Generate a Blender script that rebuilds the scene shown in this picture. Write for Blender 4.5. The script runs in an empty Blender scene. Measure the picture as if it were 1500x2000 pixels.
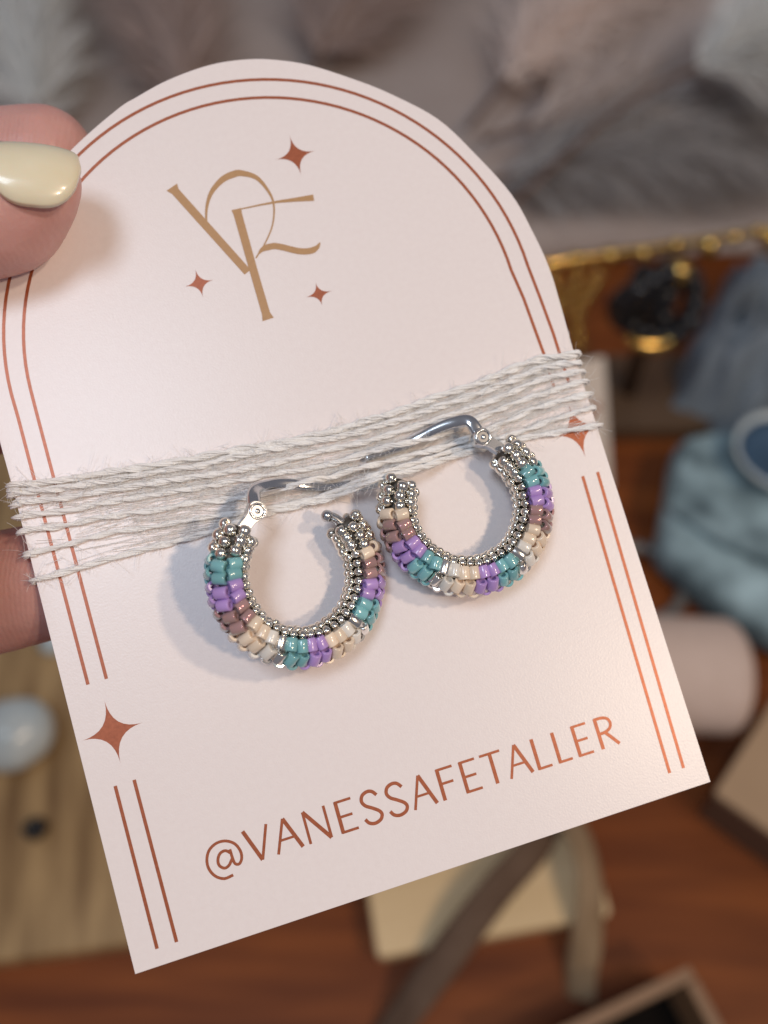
import bpy, bmesh, math, random
from mathutils import Vector, Matrix, noise

random.seed(7)
rnd = random.Random(11)
SC = bpy.context.scene
COL = SC.collection
MM = 0.001

# ------------------------------------------------------------------ camera
PITCH = math.radians(55.0)
CAM_H = 0.42
cp, sp = math.cos(PITCH), math.sin(PITCH)
RIGHT = Vector((1, 0, 0)); FWD = Vector((0, cp, -sp)); UP = Vector((0, sp, cp))
CAM = Vector((0, 0, CAM_H))
# frame with x to the side, y up the picture, z back towards the viewer
VIEW = Matrix(((RIGHT.x, UP.x, -FWD.x, CAM.x), (RIGHT.y, UP.y, -FWD.y, CAM.y),
               (RIGHT.z, UP.z, -FWD.z, CAM.z), (0, 0, 0, 1)))
cd = bpy.data.cameras.new('camera')
cam = bpy.data.objects.new('camera', cd); COL.objects.link(cam)
cam.matrix_world = VIEW
cd.sensor_fit = 'VERTICAL'; cd.sensor_height = 36.0; cd.sensor_width = 27.0
cd.lens = 32.4
cd.clip_start = 0.005; cd.clip_end = 50
cd.dof.use_dof = True; cd.dof.focus_distance = 0.0985; cd.dof.aperture_fstop = 13.5
SC.camera = cam

# ------------------------------------------------------------------ world, lamps, exposure
w = bpy.data.worlds.new('World'); SC.world = w; w.use_nodes = True
bgn = w.node_tree.nodes['Background']
bgn.inputs[0].default_value = (0.80, 0.79, 0.90, 1); bgn.inputs[1].default_value = 0.20

def lamp(name, p, target, size, power, color, size_y=None):
    ld = bpy.data.lights.new(name, 'AREA'); ld.shape = 'RECTANGLE' if size_y else 'DISK'
    ld.size = size
    if size_y: ld.size_y = size_y
    ld.energy = power; ld.color = color
    o = bpy.data.objects.new(name, ld); COL.objects.link(o)
    a = VIEW @ Vector(p); b = VIEW @ Vector(target)
    o.location = a; o.rotation_euler = (b - a).to_track_quat('-Z', 'Y').to_euler()
    return o
lamp('window_light', (-0.31, 0.55, 1.52), (0, 0.05, -0.3), 0.48, 9.6, (0.74, 0.86, 1.0), 0.54)
lamp('warm_bulb', (0.415, 0.015, 0.56), (0.02, 0, -0.1), 0.055, 1.55, (1.0, 0.77, 0.55))
lamp('warm_bulb', (0.50, 0.24, 0.52), (0.02, 0, -0.1), 0.055, 1.55, (1.0, 0.79, 0.58))

SC.view_settings.view_transform = 'Standard'; SC.view_settings.look = 'None'
SC.view_settings.exposure = 0.11; SC.view_settings.gamma = 1.0
SC.view_settings.use_curve_mapping = False
SC.render.engine = 'CYCLES'
SC.cycles.use_denoising = True
SC.cycles.max_bounces = 12; SC.cycles.diffuse_bounces = 8

# ------------------------------------------------------------------ helpers
def node(nt, t, **kw):
    n = nt.nodes.new(t)
    for k, v in kw.items(): setattr(n, k, v)
    return n

def mat(name, color, rough=0.5, metal=0.0, coat=0.0, spec=0.5, var=0.0, nscale=0.0, nmix=0.0, color2=None,
        bump=0.0, bscale=300.0, sss=0.0, sssr=(1, .4, .25), film=0.0, stretch=None, bdist=0.0002, trans=0.0, detail=4.0, coatr=0.08):
    m = bpy.data.materials.new(name); m.use_nodes = True
    nt = m.node_tree; b = nt.nodes['Principled BSDF']
    c4 = (*color, 1)
    b.inputs['Base Color'].default_value = c4
    b.inputs['Roughness'].default_value = rough; b.inputs['Metallic'].default_value = metal
    b.inputs['Coat Weight'].default_value = coat; b.inputs['Coat Roughness'].default_value = coatr
    b.inputs['Specular IOR Level'].default_value = spec
    if trans: b.inputs['Transmission Weight'].default_value = trans
    if film:
        b.inputs['Thin Film Thickness'].default_value = film; b.inputs['Thin Film IOR'].default_value = 1.5
    if sss:
        b.inputs['Subsurface Weight'].default_value = sss; b.inputs['Subsurface Radius'].default_value = sssr
        b.inputs['Subsurface Scale'].default_value = 0.002
    tc = None
    if nscale or bump:
        tc = node(nt, 'ShaderNodeTexCoord'); vec = tc.outputs['Object']
        if stretch:
            mp = node(nt, 'ShaderNodeMapping'); mp.inputs['Scale'].default_value = stretch
            nt.links.new(vec, mp.inputs['Vector']); vec = mp.outputs['Vector']
    src = None
    if nscale:
        n = node(nt, 'ShaderNodeTexNoise'); n.inputs['Scale'].default_value = nscale; n.inputs['Detail'].default_value = detail
        nt.links.new(vec, n.inputs['Vector'])
        r = node(nt, 'ShaderNodeValToRGB'); r.color_ramp.elements[0].position = .5 - .25; r.color_ramp.elements[1].position = .5 + .25
        r.color_ramp.elements[0].color = c4; r.color_ramp.elements[1].color = (*(color2 or color), 1)
        nt.links.new(n.outputs['Fac'], r.inputs['Fac']); src = r.outputs['Color']
    if var:
        oi = node(nt, 'ShaderNodeObjectInfo'); h = node(nt, 'ShaderNodeHueSaturation')
        mr = node(nt, 'ShaderNodeMapRange'); mr.inputs['To Min'].default_value = 1 - var; mr.inputs['To Max'].default_value = 1 + var
        nt.links.new(oi.outputs['Random'], mr.inputs['Value']); nt.links.new(mr.outputs['Result'], h.inputs['Value'])
        if src: nt.links.new(src, h.inputs['Color'])
        else: h.inputs['Color'].default_value = c4
        src = h.outputs['Color']
    if src: nt.links.new(src, b.inputs['Base Color'])
    if bump:
        n = node(nt, 'ShaderNodeTexNoise'); n.inputs['Scale'].default_value = bscale; n.inputs['Detail'].default_value = 3
        nt.links.new(vec, n.inputs['Vector'])
        bp = node(nt, 'ShaderNodeBump'); bp.inputs['Strength'].default_value = bump; bp.inputs['Distance'].default_value = bdist
        nt.links.new(n.outputs['Fac'], bp.inputs['Height']); nt.links.new(bp.outputs['Normal'], b.inputs['Normal'])
    return m

def mesh(name, verts, faces, m=None, smooth=False):
    me = bpy.data.meshes.new(name); me.from_pydata([tuple(v) for v in verts], [], faces); me.update()
    if m: me.materials.append(m)
    if smooth:
        for p in me.polygons: p.use_smooth = True
    return me

def link(name, me, parent=None, matrix=None):
    o = bpy.data.objects.new(name, me); COL.objects.link(o)
    if parent: o.parent = parent
    if matrix is not None: o.matrix_local = matrix
    return o

def tag(o, label, cat, group=None, kind=None):
    if label: o['label'] = label
    if cat: o['category'] = cat
    if group: o['group'] = group
    if kind: o['kind'] = kind
    return o

def empty(name, matrix):
    o = bpy.data.objects.new(name, None); COL.objects.link(o); o.matrix_world = matrix
    o.empty_display_size = 0.01
    return o

def catmull(pts, n, closed=False):
    P = [Vector(p) for p in pts]; out = []
    N = len(P); segs = N if closed else N - 1
    for i in range(segs):
        p1 = P[i]; p2 = P[(i + 1) % N]
        p0 = P[(i - 1) % N] if (closed or i > 0) else p1 * 2 - p2
        p3 = P[(i + 2) % N] if (closed or i < N - 2) else p2 * 2 - p1
        for k in range(n):
            t = k / n
            out.append(0.5 * ((2 * p1) + (p2 - p0) * t + (2 * p0 - 5 * p1 + 4 * p2 - p3) * t * t + (3 * p1 - p0 - 3 * p2 + p3) * t ** 3))
    if not closed: out.append(P[-1].copy())
    return out

def resample(pts, step):
    out = [pts[0].copy()]; acc = 0.0
    for a, b in zip(pts, pts[1:]):
        d = (b - a).length
        if d < 1e-12: continue
        x = step - acc
        while x <= d:
            out.append(a.lerp(b, x / d)); x += step
        acc = (acc + d) % step
    return out

def frames(pts):
    T = []
    for i in range(len(pts)):
        a = pts[max(i - 1, 0)]; b = pts[min(i + 1, len(pts) - 1)]
        d = b - a
        T.append(d.normalized() if d.length > 1e-12 else Vector((1, 0, 0)))
    n = T[0].orthogonal().normalized(); out = []
    for t in T:
        n = (n - t * n.dot(t))
        n = n.normalized() if n.length > 1e-9 else t.orthogonal().normalized()
        out.append((t, n, t.cross(n)))
    return out

def tube_data(pts, rad, sides=8, V=None, F=None, cap=True, squash=None):
    V = [] if V is None else V; F = [] if F is None else F
    fr = frames(pts); base = len(V); N = len(pts)
    for i, (p, (t, n, b)) in enumerate(zip(pts, fr)):
        r = rad(i / max(N - 1, 1)) if callable(rad) else rad
        for k in range(sides):
            a = 2 * math.pi * k / sides
            V.append(p + n * (math.cos(a) * r) + b * (math.sin(a) * r))
    for i in range(N - 1):
        for k in range(sides):
            a = base + i * sides + k; b2 = base + i * sides + (k + 1) % sides
            F.append((a, b2, b2 + sides, a + sides))
    if cap:
        F.append(tuple(base + k for k in reversed(range(sides))))
        F.append(tuple(base + (N - 1) * sides + k for k in range(sides)))
    return V, F

def lathe(profile, seg, axis='Z'):
    """closed profile list of (r, h) -> ring solid"""
    V, F = [], []
    n = len(profile)
    for i in range(seg):
        a = 2 * math.pi * i / seg
        for r, h in profile: V.append(Vector((r * math.cos(a), r * math.sin(a), h)))
    for i in range(seg):
        j = (i + 1) % seg
        for k in range(n):
            l = (k + 1) % n
            F.append((i * n + k, j * n + k, j * n + l, i * n + l))
    return V, F

def ball(c, r, seg=16, rings=10, V=None, F=None):
    V = [] if V is None else V; F = [] if F is None else F
    if not hasattr(r, '__len__'): r = (r, r, r)
    b = len(V); c = Vector(c)
    V.append(c + Vector((0, 0, r[2])))
    for i in range(1, rings):
        t = math.pi * i / rings
        for k in range(seg):
            a = 2 * math.pi * k / seg
            V.append(c + Vector((r[0] * math.sin(t) * math.cos(a), r[1] * math.sin(t) * math.sin(a), r[2] * math.cos(t))))
    V.append(c - Vector((0, 0, r[2])))
    for k in range(seg): F.append((b, b + 1 + k, b + 1 + (k + 1) % seg))
    for i in range(rings - 2):
        for k in range(seg):
            a = b + 1 + i * seg + k; d = b + 1 + i * seg + (k + 1) % seg
            F.append((a, a + seg, d + seg, d))
    e = len(V) - 1; s = b + 1 + (rings - 2) * seg
    for k in range(seg): F.append((e, s + (k + 1) % seg, s + k))
    return V, F

def prism(poly, z0, z1, bevel=0.0):
    """poly: list of (x, y) counter-clockwise -> closed solid, optional small top chamfer"""
    n = len(poly); V = [Vector((x, y, z0)) for x, y in poly]; F = [tuple(reversed(range(n)))]
    if bevel:
        cx = sum(p[0] for p in poly) / n; cy = sum(p[1] for p in poly) / n
        V += [Vector((x, y, z1 - bevel)) for x, y in poly]
        for i, (x, y) in enumerate(poly):
            d = Vector((cx - x, cy - y)); d = d.normalized() * bevel
            V.append(Vector((x + d.x, y + d.y, z1)))
        for r in range(2):
            for i in range(n):
                j = (i + 1) % n; F.append((r * n + i, r * n + j, (r + 1) * n + j, (r + 1) * n + i))
        F.append(tuple(2 * n + i for i in range(n)))
    else:
        V += [Vector((x, y, z1)) for x, y in poly]
        for i in range(n):
            j = (i + 1) % n; F.append((i, j, n + j, n + i))
        F.append(tuple(n + i for i in range(n)))
    return V, F

def roundrect(w, h, r, n=6):
    out = []
    for cx, cy, a0 in ((w / 2 - r, h / 2 - r, 0), (-w / 2 + r, h / 2 - r, 90), (-w / 2 + r, -h / 2 + r, 180), (w / 2 - r, -h / 2 + r, 270)):
        for k in range(n + 1):
            a = math.radians(a0 + 90 * k / n); out.append((cx + r * math.cos(a), cy + r * math.sin(a)))
    return out

def scale_mm(V): return [v * MM for v in V]

# ------------------------------------------------------------------ materials
M = {}
M['paper'] = mat('card_paper', (0.875, 0.80, 0.788), rough=0.31, spec=0.55, nscale=1500, color2=(0.85, 0.77, 0.758), bump=0.30, bscale=4300, bdist=0.00005)
M['rust'] = mat('rust_ink', (0.45, 0.125, 0.052), rough=0.36, metal=0.25, nscale=2500, color2=(0.33, 0.085, 0.032))
M['tan_ink'] = mat('tan_ink', (0.50, 0.285, 0.125), rough=0.42, nscale=2500, color2=(0.45, 0.25, 0.105))
def fibre_mat(name, color, tr):
    m = bpy.data.materials.new(name); m.use_nodes = True; nt = m.node_tree
    b = nt.nodes['Principled BSDF']; b.inputs['Base Color'].default_value = (*color, 1); b.inputs['Roughness'].default_value = 0.5; b.inputs['Sheen Weight'].default_value = 0.6; b.inputs['Sheen Roughness'].default_value = 0.6
    t = node(nt, 'ShaderNodeBsdfTranslucent'); t.inputs['Color'].default_value = (*color, 1)
    x = node(nt, 'ShaderNodeMixShader'); x.inputs[0].default_value = tr
    nt.links.new(b.outputs[0], x.inputs[1]); nt.links.new(t.outputs[0], x.inputs[2])
    nt.links.new(x.outputs[0], nt.nodes['Material Output'].inputs['Surface'])
    return m
M['twine'] = fibre_mat('white_cotton', (0.985, 0.975, 0.965), 0.10)
M['fuzz'] = fibre_mat('cotton_fuzz', (0.985, 0.975, 0.965), 0.15)
M['silver'] = mat('silver_metal', (0.90, 0.86, 0.78), rough=0.17, metal=1.0, var=0.12)
M['steel'] = mat('polished_steel', (0.66, 0.67, 0.69), rough=0.15, metal=1.0)
M['core'] = mat('core_wire', (0.16, 0.14, 0.12), rough=0.6, metal=1.0)
M['dish_shade'] = mat('rivet_recess_shade', (0.34, 0.34, 0.35), rough=0.25, metal=1.0)  # flat disc darkened to stand for shade inside a deep recess
M['teal'] = mat('teal_glass', (0.22, 0.49, 0.52), rough=0.15, coat=0.8, var=0.16, film=0.0, sss=0.0)
M['purple'] = mat('purple_glass', (0.47, 0.30, 0.66), rough=0.25, coat=0.5, var=0.08)
M['mauve'] = mat('mauve_luster_glass', (0.40, 0.245, 0.245), rough=0.14, coat=0.9, var=0.16, film=420.0, spec=0.9)
M['cream'] = mat('cream_glass', (0.84, 0.69, 0.54), rough=0.2, coat=0.5, var=0.12)
M['white'] = mat('white_pearl_glass', (0.80, 0.76, 0.70), rough=0.22, coat=0.8, var=0.08, film=350.0)
M['mirror'] = mat('silver_lined_glass', (0.88, 0.85, 0.80), rough=0.20, metal=1.0, coat=0.6, var=0.15)
M['skin'] = mat('skin', (0.56, 0.285, 0.25), rough=0.42, spec=0.4, nscale=140, color2=(0.63, 0.35, 0.31), sss=0.35, bump=0.45, bscale=1100, bdist=0.0002)
def skin_ridges(m):
    nt = m.node_tree; bn = [n for n in nt.nodes if n.type == 'BUMP'][0]; tc = [n for n in nt.nodes if n.type == 'TEX_COORD'][0]
    wv = node(nt, 'ShaderNodeTexWave'); wv.inputs['Scale'].default_value = 560; wv.inputs['Distortion'].default_value = 5; wv.inputs['Detail'].default_value = 2
    wv.inputs['Detail Scale'].default_value = 0.6
    nt.links.new(tc.outputs['Object'], wv.inputs['Vector'])
    b2 = node(nt, 'ShaderNodeBump'); b2.inputs['Strength'].default_value = 0.08; b2.inputs['Distance'].default_value = 0.00025
    nt.links.new(wv.outputs['Fac'], b2.inputs['Height']); nt.links.new(bn.outputs['Normal'], b2.inputs['Normal'])
    nt.links.new(b2.outputs['Normal'], nt.nodes['Principled BSDF'].inputs['Normal'])
skin_ridges(M['skin'])
M['nail'] = mat('cream_nail_polish', (0.80, 0.70, 0.49), rough=0.24, coat=0.35, bump=0.25, bscale=260, nscale=260, color2=(0.84, 0.755, 0.56), sss=0.1)
M['table'] = mat('red_brown_wood', (0.085, 0.017, 0.003), rough=0.5, spec=0.25, nscale=9, color2=(0.28, 0.076, 0.015), stretch=(1, 9, 1), bump=0.1, bscale=60, detail=6)
M['board'] = mat('tan_wood', (0.17, 0.088, 0.03), rough=0.5, nscale=12, color2=(0.60, 0.40, 0.19), stretch=(9, 1.2, 1), bump=0.15, bscale=60, detail=6)
M['kraft'] = mat('pale_kraft', (0.74, 0.53, 0.28), rough=0.6, nscale=14, color2=(0.82, 0.61, 0.35), stretch=(1, 14, 1))
M['pebble'] = mat('pale_blue_stone', (0.42, 0.50, 0.53), rough=0.25, nscale=55, color2=(0.66, 0.70, 0.68), coat=0.3)
M['black'] = mat('black_bead', (0.008, 0.008, 0.010), rough=0.25)
M['ribbon1'] = mat('taupe_ribbon', (0.105, 0.062, 0.04), rough=0.7, spec=0.2, nscale=60, color2=(0.17, 0.11, 0.075))
M['ribbon2'] = mat('beige_ribbon', (0.27, 0.175, 0.095), rough=0.7, spec=0.2, nscale=60, color2=(0.36, 0.25, 0.15))
M['cushion'] = mat('pinkish_beige_linen', (0.62, 0.47, 0.39), rough=0.8, nscale=120, color2=(0.68, 0.52, 0.44), bump=0.2, bscale=900)
M['boxtan'] = mat('tan_box_card', (0.40, 0.26, 0.15), rough=0.6, nscale=40, color2=(0.44, 0.29, 0.17))
M['boxside_shaded'] = mat('shaded_box_card', (0.13, 0.07, 0.042), rough=0.6)  # box sides in shade, the shade put into their colour
M['tray'] = mat('brown_tray_wood', (0.24, 0.13, 0.065), rough=0.45, nscale=30, color2=(0.30, 0.17, 0.09))
M['velvet'] = mat('black_velvet', (0.008, 0.006, 0.005), rough=0.95, spec=0.1)
M['teal_cloth'] = mat('teal_blue_cloth', (0.0, 0.018, 0.03), rough=0.75, nscale=42, detail=2.0, color2=(0.46, 0.62, 0.66), bump=0.4, bscale=500)
M['blue_cloth'] = mat('dark_blue_cloth', (0.032, 0.075, 0.14), rough=0.8, nscale=25, color2=(0.07, 0.13, 0.20), bump=0.4, bscale=500)
M['grey_cloth'] = mat('slate_grey_cloth', (0.13, 0.155, 0.185), rough=0.75, nscale=30, color2=(0.22, 0.26, 0.295))
M['gold'] = mat('polished_gold', (0.72, 0.46, 0.13), rough=0.18, metal=1.0)
M['post'] = mat('dark_brown_wood', (0.085, 0.048, 0.026), rough=0.45, nscale=40, color2=(0.13, 0.075, 0.04))
M['signcard'] = mat('cream_card', (0.78, 0.66, 0.55), rough=0.6)
M['blanket'] = mat('taupe_wool', (0.40, 0.315, 0.275), rough=0.9, nscale=9, color2=(0.52, 0.43, 0.385), bump=0.5, bscale=120, bdist=0.002)
M['plume'] = mat('grey_plume', (0.80, 0.675, 0.605), rough=0.8, var=0.2)
M['plume2'] = mat('white_plume', (0.88, 0.88, 0.85), rough=0.8, var=0.1)
M['plume3'] = mat('brown_plume', (0.55, 0.42, 0.37), rough=0.8, var=0.1)
M['plume4'] = mat('dark_grey_plume', (0.46, 0.43, 0.415), rough=0.8, var=0.1)
M['stem'] = mat('brown_stem', (0.17, 0.10, 0.07), rough=0.6)
M['glass'] = mat('grey_glass', (0.16, 0.15, 0.14), rough=0.1, coat=0.5)

# ------------------------------------------------------------------ setting: the table
V, F = prism(roundrect(2.2, 1.7, 0.05), -0.035, 0.0, 0.003)
tb = link('table_top', mesh('table_top', V, F, M['table'])); tb.location = (0.0, 0.45, 0.0)
tag(tb, 'glossy red brown wooden table top under everything', 'table', kind='structure')

# ------------------------------------------------------------------ the earring card
# pose of the card, found from its edges and print: columns are its x, y and normal in the view frame
Rc = ((0.955258435, -0.280478408, 0.093878561), (-0.267341076, -0.954570220, -0.131622353), (0.126530907, 0.100635768, -0.986844654))
tc_ = (5.456865, 38.852832, 98.889315)
CARD = VIEW @ Matrix(((Rc[0][0], Rc[0][1], Rc[0][2], tc_[0] * MM), (-Rc[1][0], -Rc[1][1], -Rc[1][2], -tc_[1] * MM),
                      (-Rc[2][0], -Rc[2][1], -Rc[2][2], -tc_[2] * MM), (0, 0, 0, 1)))
card = empty('earring_card', CARD)
tag(card, 'arched pale pink display card held up, printed with rust lines, stars and lettering', 'display card')

arch = [(32.6, 50.0), (32.9, 57.0), (32.96, 61.8), (32.39, 66.55), (31.28, 71.72), (28.55, 77.58), (25.39, 82.96), (20.8, 87.3),
        (17.08, 90.07), (12.24, 93.1), (8.28, 94.7), (5.17, 95.43), (1.8, 95.7), (-1.44, 95.44), (-5.0, 94.75), (-8.34, 93.66),
        (-10.87, 92.68), (-16.71, 89.3), (-22.0, 85.2), (-26.5, 80.0), (-30.0, 73.5), (-32.0, 67.0), (-32.6, 60.0), (-32.5, 52.0)]
outline = [Vector((-32.5, 0, 0)), Vector((32.5, 0, 0)), Vector((32.55, 30.0, 0))] + catmull([(x, y, 0) for x, y in arch], 5) + [Vector((-32.5, 30.0, 0))]
poly = [(p.x * MM, p.y * MM) for p in outline]
V, F = prism(poly, -0.42 * MM, 0.0, 0.04 * MM)
link('board', mesh('board', V, F, M['paper']), card)

ZI = [0.025]
def ribbon(pts, widths, z=None):
    """flat stroke in the card plane; widths one number or one per point"""
    if z is None: z = ZI[0]
    P = [Vector((p[0], p[1])) for p in pts]; n = len(P)
    V, F = [], []
    for i in range(n):
        d = (P[min(i + 1, n - 1)] - P[max(i - 1, 0)]).normalized(); q = Vector((-d.y, d.x))
        wd = (widths[i] if hasattr(widths, '__len__') else widths) / 2
        V.append(Vector((P[i].x + q.x * wd, P[i].y + q.y * wd, z))); V.append(Vector((P[i].x - q.x * wd, P[i].y - q.y * wd, z)))
    for i in range(n - 1): F.append((2 * i + 1, 2 * i + 3, 2 * i + 2, 2 * i))
    return V, F

def strokes(name, list_of, m, parent=card):
    V, F = [], []
    for i, (pts, wd) in enumerate(list_of):
        v, f = ribbon(pts, wd, ZI[0] + 0.006 * i); b = len(V)
        V += v; F += [tuple(b + k for k in q) for q in f]
    return link(name, mesh(name, scale_mm(V), F, m), parent)

def arc(cx, cy, rx, ry, a0, a1, n=24):
    return [(cx + rx * math.cos(math.radians(a0 + (a1 - a0) * k / n)), cy + ry * math.sin(math.radians(a0 + (a1 - a0) * k / n))) for k in range(n + 1)]

LW = 0.36
# double frame lines: long arched pair, then the short pairs below the side stars
outer = [(30.93, 47.2), (30.95, 54.0), (30.75, 58.5)] + [(0.15 + 30.35 * math.cos(a), 62.75 + 30.4 * math.sin(a)) for a in [math.radians(180 * k / 60) for k in range(61)]] + [(-30.12, 60.0), (-30.08, 53.0), (-29.93, 29.84)]
inner = [(29.05, 47.2), (29.1, 52.0), (28.8, 59.0)] + [(0.15 + 28.25 * math.cos(a), 62.65 + 28.2 * math.sin(a)) for a in [math.radians(180 * k / 60) for k in range(61)]] + [(-28.1, 60.0), (-28.06, 52.9), (-27.95, 29.87)]
def sm(p, n=3): return [(v.x, v.y) for v in catmull([(x, y, 0) for x, y in p], n)]
for nm, pl in (('printed_line', outer), ('printed_line', inner), ('printed_line', [(-29.8, 18.84), (-29.76, 1.73)]), ('printed_line', [(-27.78, 18.87), (-27.71, 1.75)]),
               ('printed_line', [(29.1, 36.88), (28.29, 2.3)]), ('printed_line', [(30.95, 36.87), (29.99, 2.35)])):
    strokes(nm, [(pl, LW)], M['rust'])

def star(cx, cy, a, b, m=M['rust'], p=0.50):
    V = [Vector((cx, cy, ZI[0]))]; n = 48
    for k in range(n):
        t = 2 * math.pi * k / n; c, s = math.cos(t), math.sin(t)
        V.append(Vector((cx + a * math.copysign(abs(c) ** (2 / p), c), cy + b * math.copysign(abs(s) ** (2 / p), s), ZI[0])))
    F = [(0, 1 + k, 1 + (k + 1) % n) for k in range(n)]
    return link('printed_star', mesh('printed_star', scale_mm(V), F, m), card)
star(-28.7, 24.35, 3.3, 3.45)
star(30.1, 42.2, 3.3, 3.45)
star(7.6, 82.42, 2.45, 2.6); star(-7.2, 70.02, 1.75, 1.8); star(5.64, 65.42, 1.65, 1.5)

# monogram
strokes('monogram_stroke', [([(-7.25, 81.95), (-7.0, 81.35), (-1.55, 69.95)], [1.5, 0.98, 0.92])], M['tan_ink'])
lp = sm([(-4.35, 76.2), (-4.51, 76.9), (-4.04, 78.6), (-3.05, 80.25), (-1.47, 81.45), (0.0, 81.82), (0.95, 81.72), (2.5, 80.75), (3.4, 78.7), (3.5, 77.0), (2.75, 74.82), (1.39, 72.93), (-0.2, 71.35)], 5)
nl = len(lp)
def lw(t):
    return 0.16 + 0.66 * math.exp(-((t - 0.42) / 0.21) ** 2)
ZI[0] = 0.032
strokes('monogram_stroke', [(lp, [lw(i / (nl - 1)) for i in range(nl)])], M['tan_ink'])
ZI[0] = 0.039
strokes('monogram_stroke', [([(-0.8, 77.62), (-0.8, 77.0), (-0.85, 70.0), (-0.83, 64.7), (-0.78, 63.95)], [1.15, 0.98, 0.93, 0.95, 1.35])], M['tan_ink'])
ZI[0] = 0.046
strokes('monogram_stroke', [([(-0.3, 77.5), (2.0, 77.46), (4.0, 77.36), (6.2, 77.1), (8.25, 76.85)], [0.14, 0.2, 0.28, 0.5, 0.78])], M['tan_ink'])
tl = sm([(0.2, 71.75), (0.9, 72.2), (2.0, 72.28), (2.9, 71.98), (4.73, 71.0), (6.0, 70.68), (6.9, 70.85), (7.45, 71.35)], 4)
strokes('monogram_stroke', [(tl, [0.15 + 0.6 * min(1, 5 * i / len(tl)) * min(1, 4.5 * (1 - i / (len(tl) - 1)) + 0.02) for i in range(len(tl))])], M['tan_ink'])
ZI[0] = 0.025

# lettering: strokes on a unit grid (0..1 wide, 0..1 high)
def glyph(ch):
    if ch == 'V': return [[(0, 1), (0.5, 0)], [(0.5, 0), (1, 1)]]
    if ch == 'A': return [[(0, 0), (0.5, 1)], [(0.5, 1), (1, 0)], [(0.19, 0.38), (0.81, 0.38)]]
    if ch == 'N': return [[(0, 0), (0, 1)], [(0, 1), (1, 0)], [(1, 0), (1, 1)]]
    if ch == 'E': return [[(0.06, 0), (0.06, 1)], [(0, 0.97), (0.98, 0.97)], [(0, 0.5), (0.86, 0.5)], [(0, 0.03), (1, 0.03)]]
    if ch == 'F': return [[(0.06, 0), (0.06, 1)], [(0, 0.97), (1, 0.97)], [(0, 0.52), (0.86, 0.52)]]
    if ch == 'T': return [[(0.5, 0), (0.5, 0.97)], [(0, 0.97), (1, 0.97)]]
    if ch == 'L': return [[(0.06, 0), (0.06, 1)], [(0, 0.03), (1, 0.03)]]
    if ch == 'R': return [[(0.06, 0), (0.06, 1)], sm([(0.0, 0.97), (0.4, 0.97), (0.72, 0.9), (0.84, 0.74), (0.72, 0.58), (0.4, 0.5), (0.0, 0.49)], 4), [(0.42, 0.49), (0.66, 0.3), (1.0, 0.02)]]
    if ch == 'S': return [sm([(0.95, 0.82), (0.76, 0.96), (0.5, 1.0), (0.2, 0.93), (0.08, 0.76), (0.22, 0.6), (0.55, 0.47), (0.86, 0.33), (0.96, 0.2), (0.82, 0.06), (0.48, 0.0), (0.18, 0.06), (0.02, 0.2)], 4)]
    if ch == '@': return [sm([(0.62, 0.02), (0.36, 0.0), (0.14, 0.14), (0.02, 0.38), (0.03, 0.64), (0.16, 0.87), (0.4, 0.99), (0.66, 0.97), (0.88, 0.82), (0.98, 0.58), (0.96, 0.38), (0.86, 0.26), (0.75, 0.3), (0.72, 0.46), (0.71, 0.72)], 4),
                          sm([(0.7, 0.62), (0.58, 0.72), (0.42, 0.69), (0.32, 0.54), (0.32, 0.38), (0.44, 0.27), (0.58, 0.31), (0.7, 0.45)], 4)]
TEXT = [('@', -22.75, -19.0, 6.35, 10.1), ('V', -18.35, -15.8), ('A', -15.35, -12.65), ('N', -11.8, -9.5), ('E', -8.3, -6.45), ('S', -5.6, -3.6), ('S', -2.8, -0.75),
        ('A', -0.1, 2.4), ('F', 3.2, 5.02), ('E', 5.85, 7.65), ('T', 8.2, 10.55), ('A', 10.98, 13.5), ('L', 14.22, 15.82), ('L', 16.66, 18.22), ('E', 19.02, 20.75), ('R', 21.72, 23.82)]
WGT = {'A': (0.8, 1.12, 0.7), 'V': (1.12, 0.8), 'N': (0.8, 1.12, 0.8), 'E': (1.1, 0.75), 'F': (1.1, 0.75), 'T': (1.1, 0.75), 'L': (1.1, 0.75), 'R': (1.1, 0.9, 1.0), 'S': (1.0,)}
for it in TEXT:
    ch, x0, x1 = it[:3]; y0, y1 = it[3:] if len(it) > 3 else (6.98, 10.4)
    th = 0.30 if ch == '@' else 0.37
    o = strokes('printed_letter', [([(x0 + (x1 - x0) * a, y0 + (y1 - y0) * b) for a, b in s], th * WGT.get(ch, (1.0,))[min(k, len(WGT.get(ch, (1.0,))) - 1)]) for k, s in enumerate(glyph(ch))], M['rust'])
    o['label'] = 'rust printed character ' + ch

# ------------------------------------------------------------------ the two hoop earrings
def bead_mesh(name, R, L, bore, m, roundness, seg=14):
    prof = []
    if roundness:      # rounded seed bead
        for k in range(9):
            a = -math.pi / 2 + math.pi * k / 8
            prof.append((bore + (R - bore) * max(math.cos(a), 0) ** 0.8, L / 2 * math.sin(a)))
    else:              # cut cylinder bead with softened rims
        bv = 0.085
        prof = [(bore, -L / 2), (R - bv, -L / 2), (R - bv * .3, -L / 2 + bv * .3), (R, -L / 2 + bv), (R, L / 2 - bv), (R - bv * .3, L / 2 - bv * .3), (R - bv, L / 2), (bore, L / 2)]
    V, F = lathe(prof, seg)
    me = mesh(name, scale_mm(V), F, m)
    for p in me.polygons: p.use_smooth = True
    if not roundness:
        n = len(prof)
        for i, p in enumerate(me.polygons):
            if i % n in (0, n - 1, n - 2): p.use_smooth = False
    return me
BM = {k: bead_mesh(k + '_bead', 0.63, 1.36, 0.34, M[k], False) for k in ('teal', 'purple', 'mauve', 'cream', 'white', 'mirror')}
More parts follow.
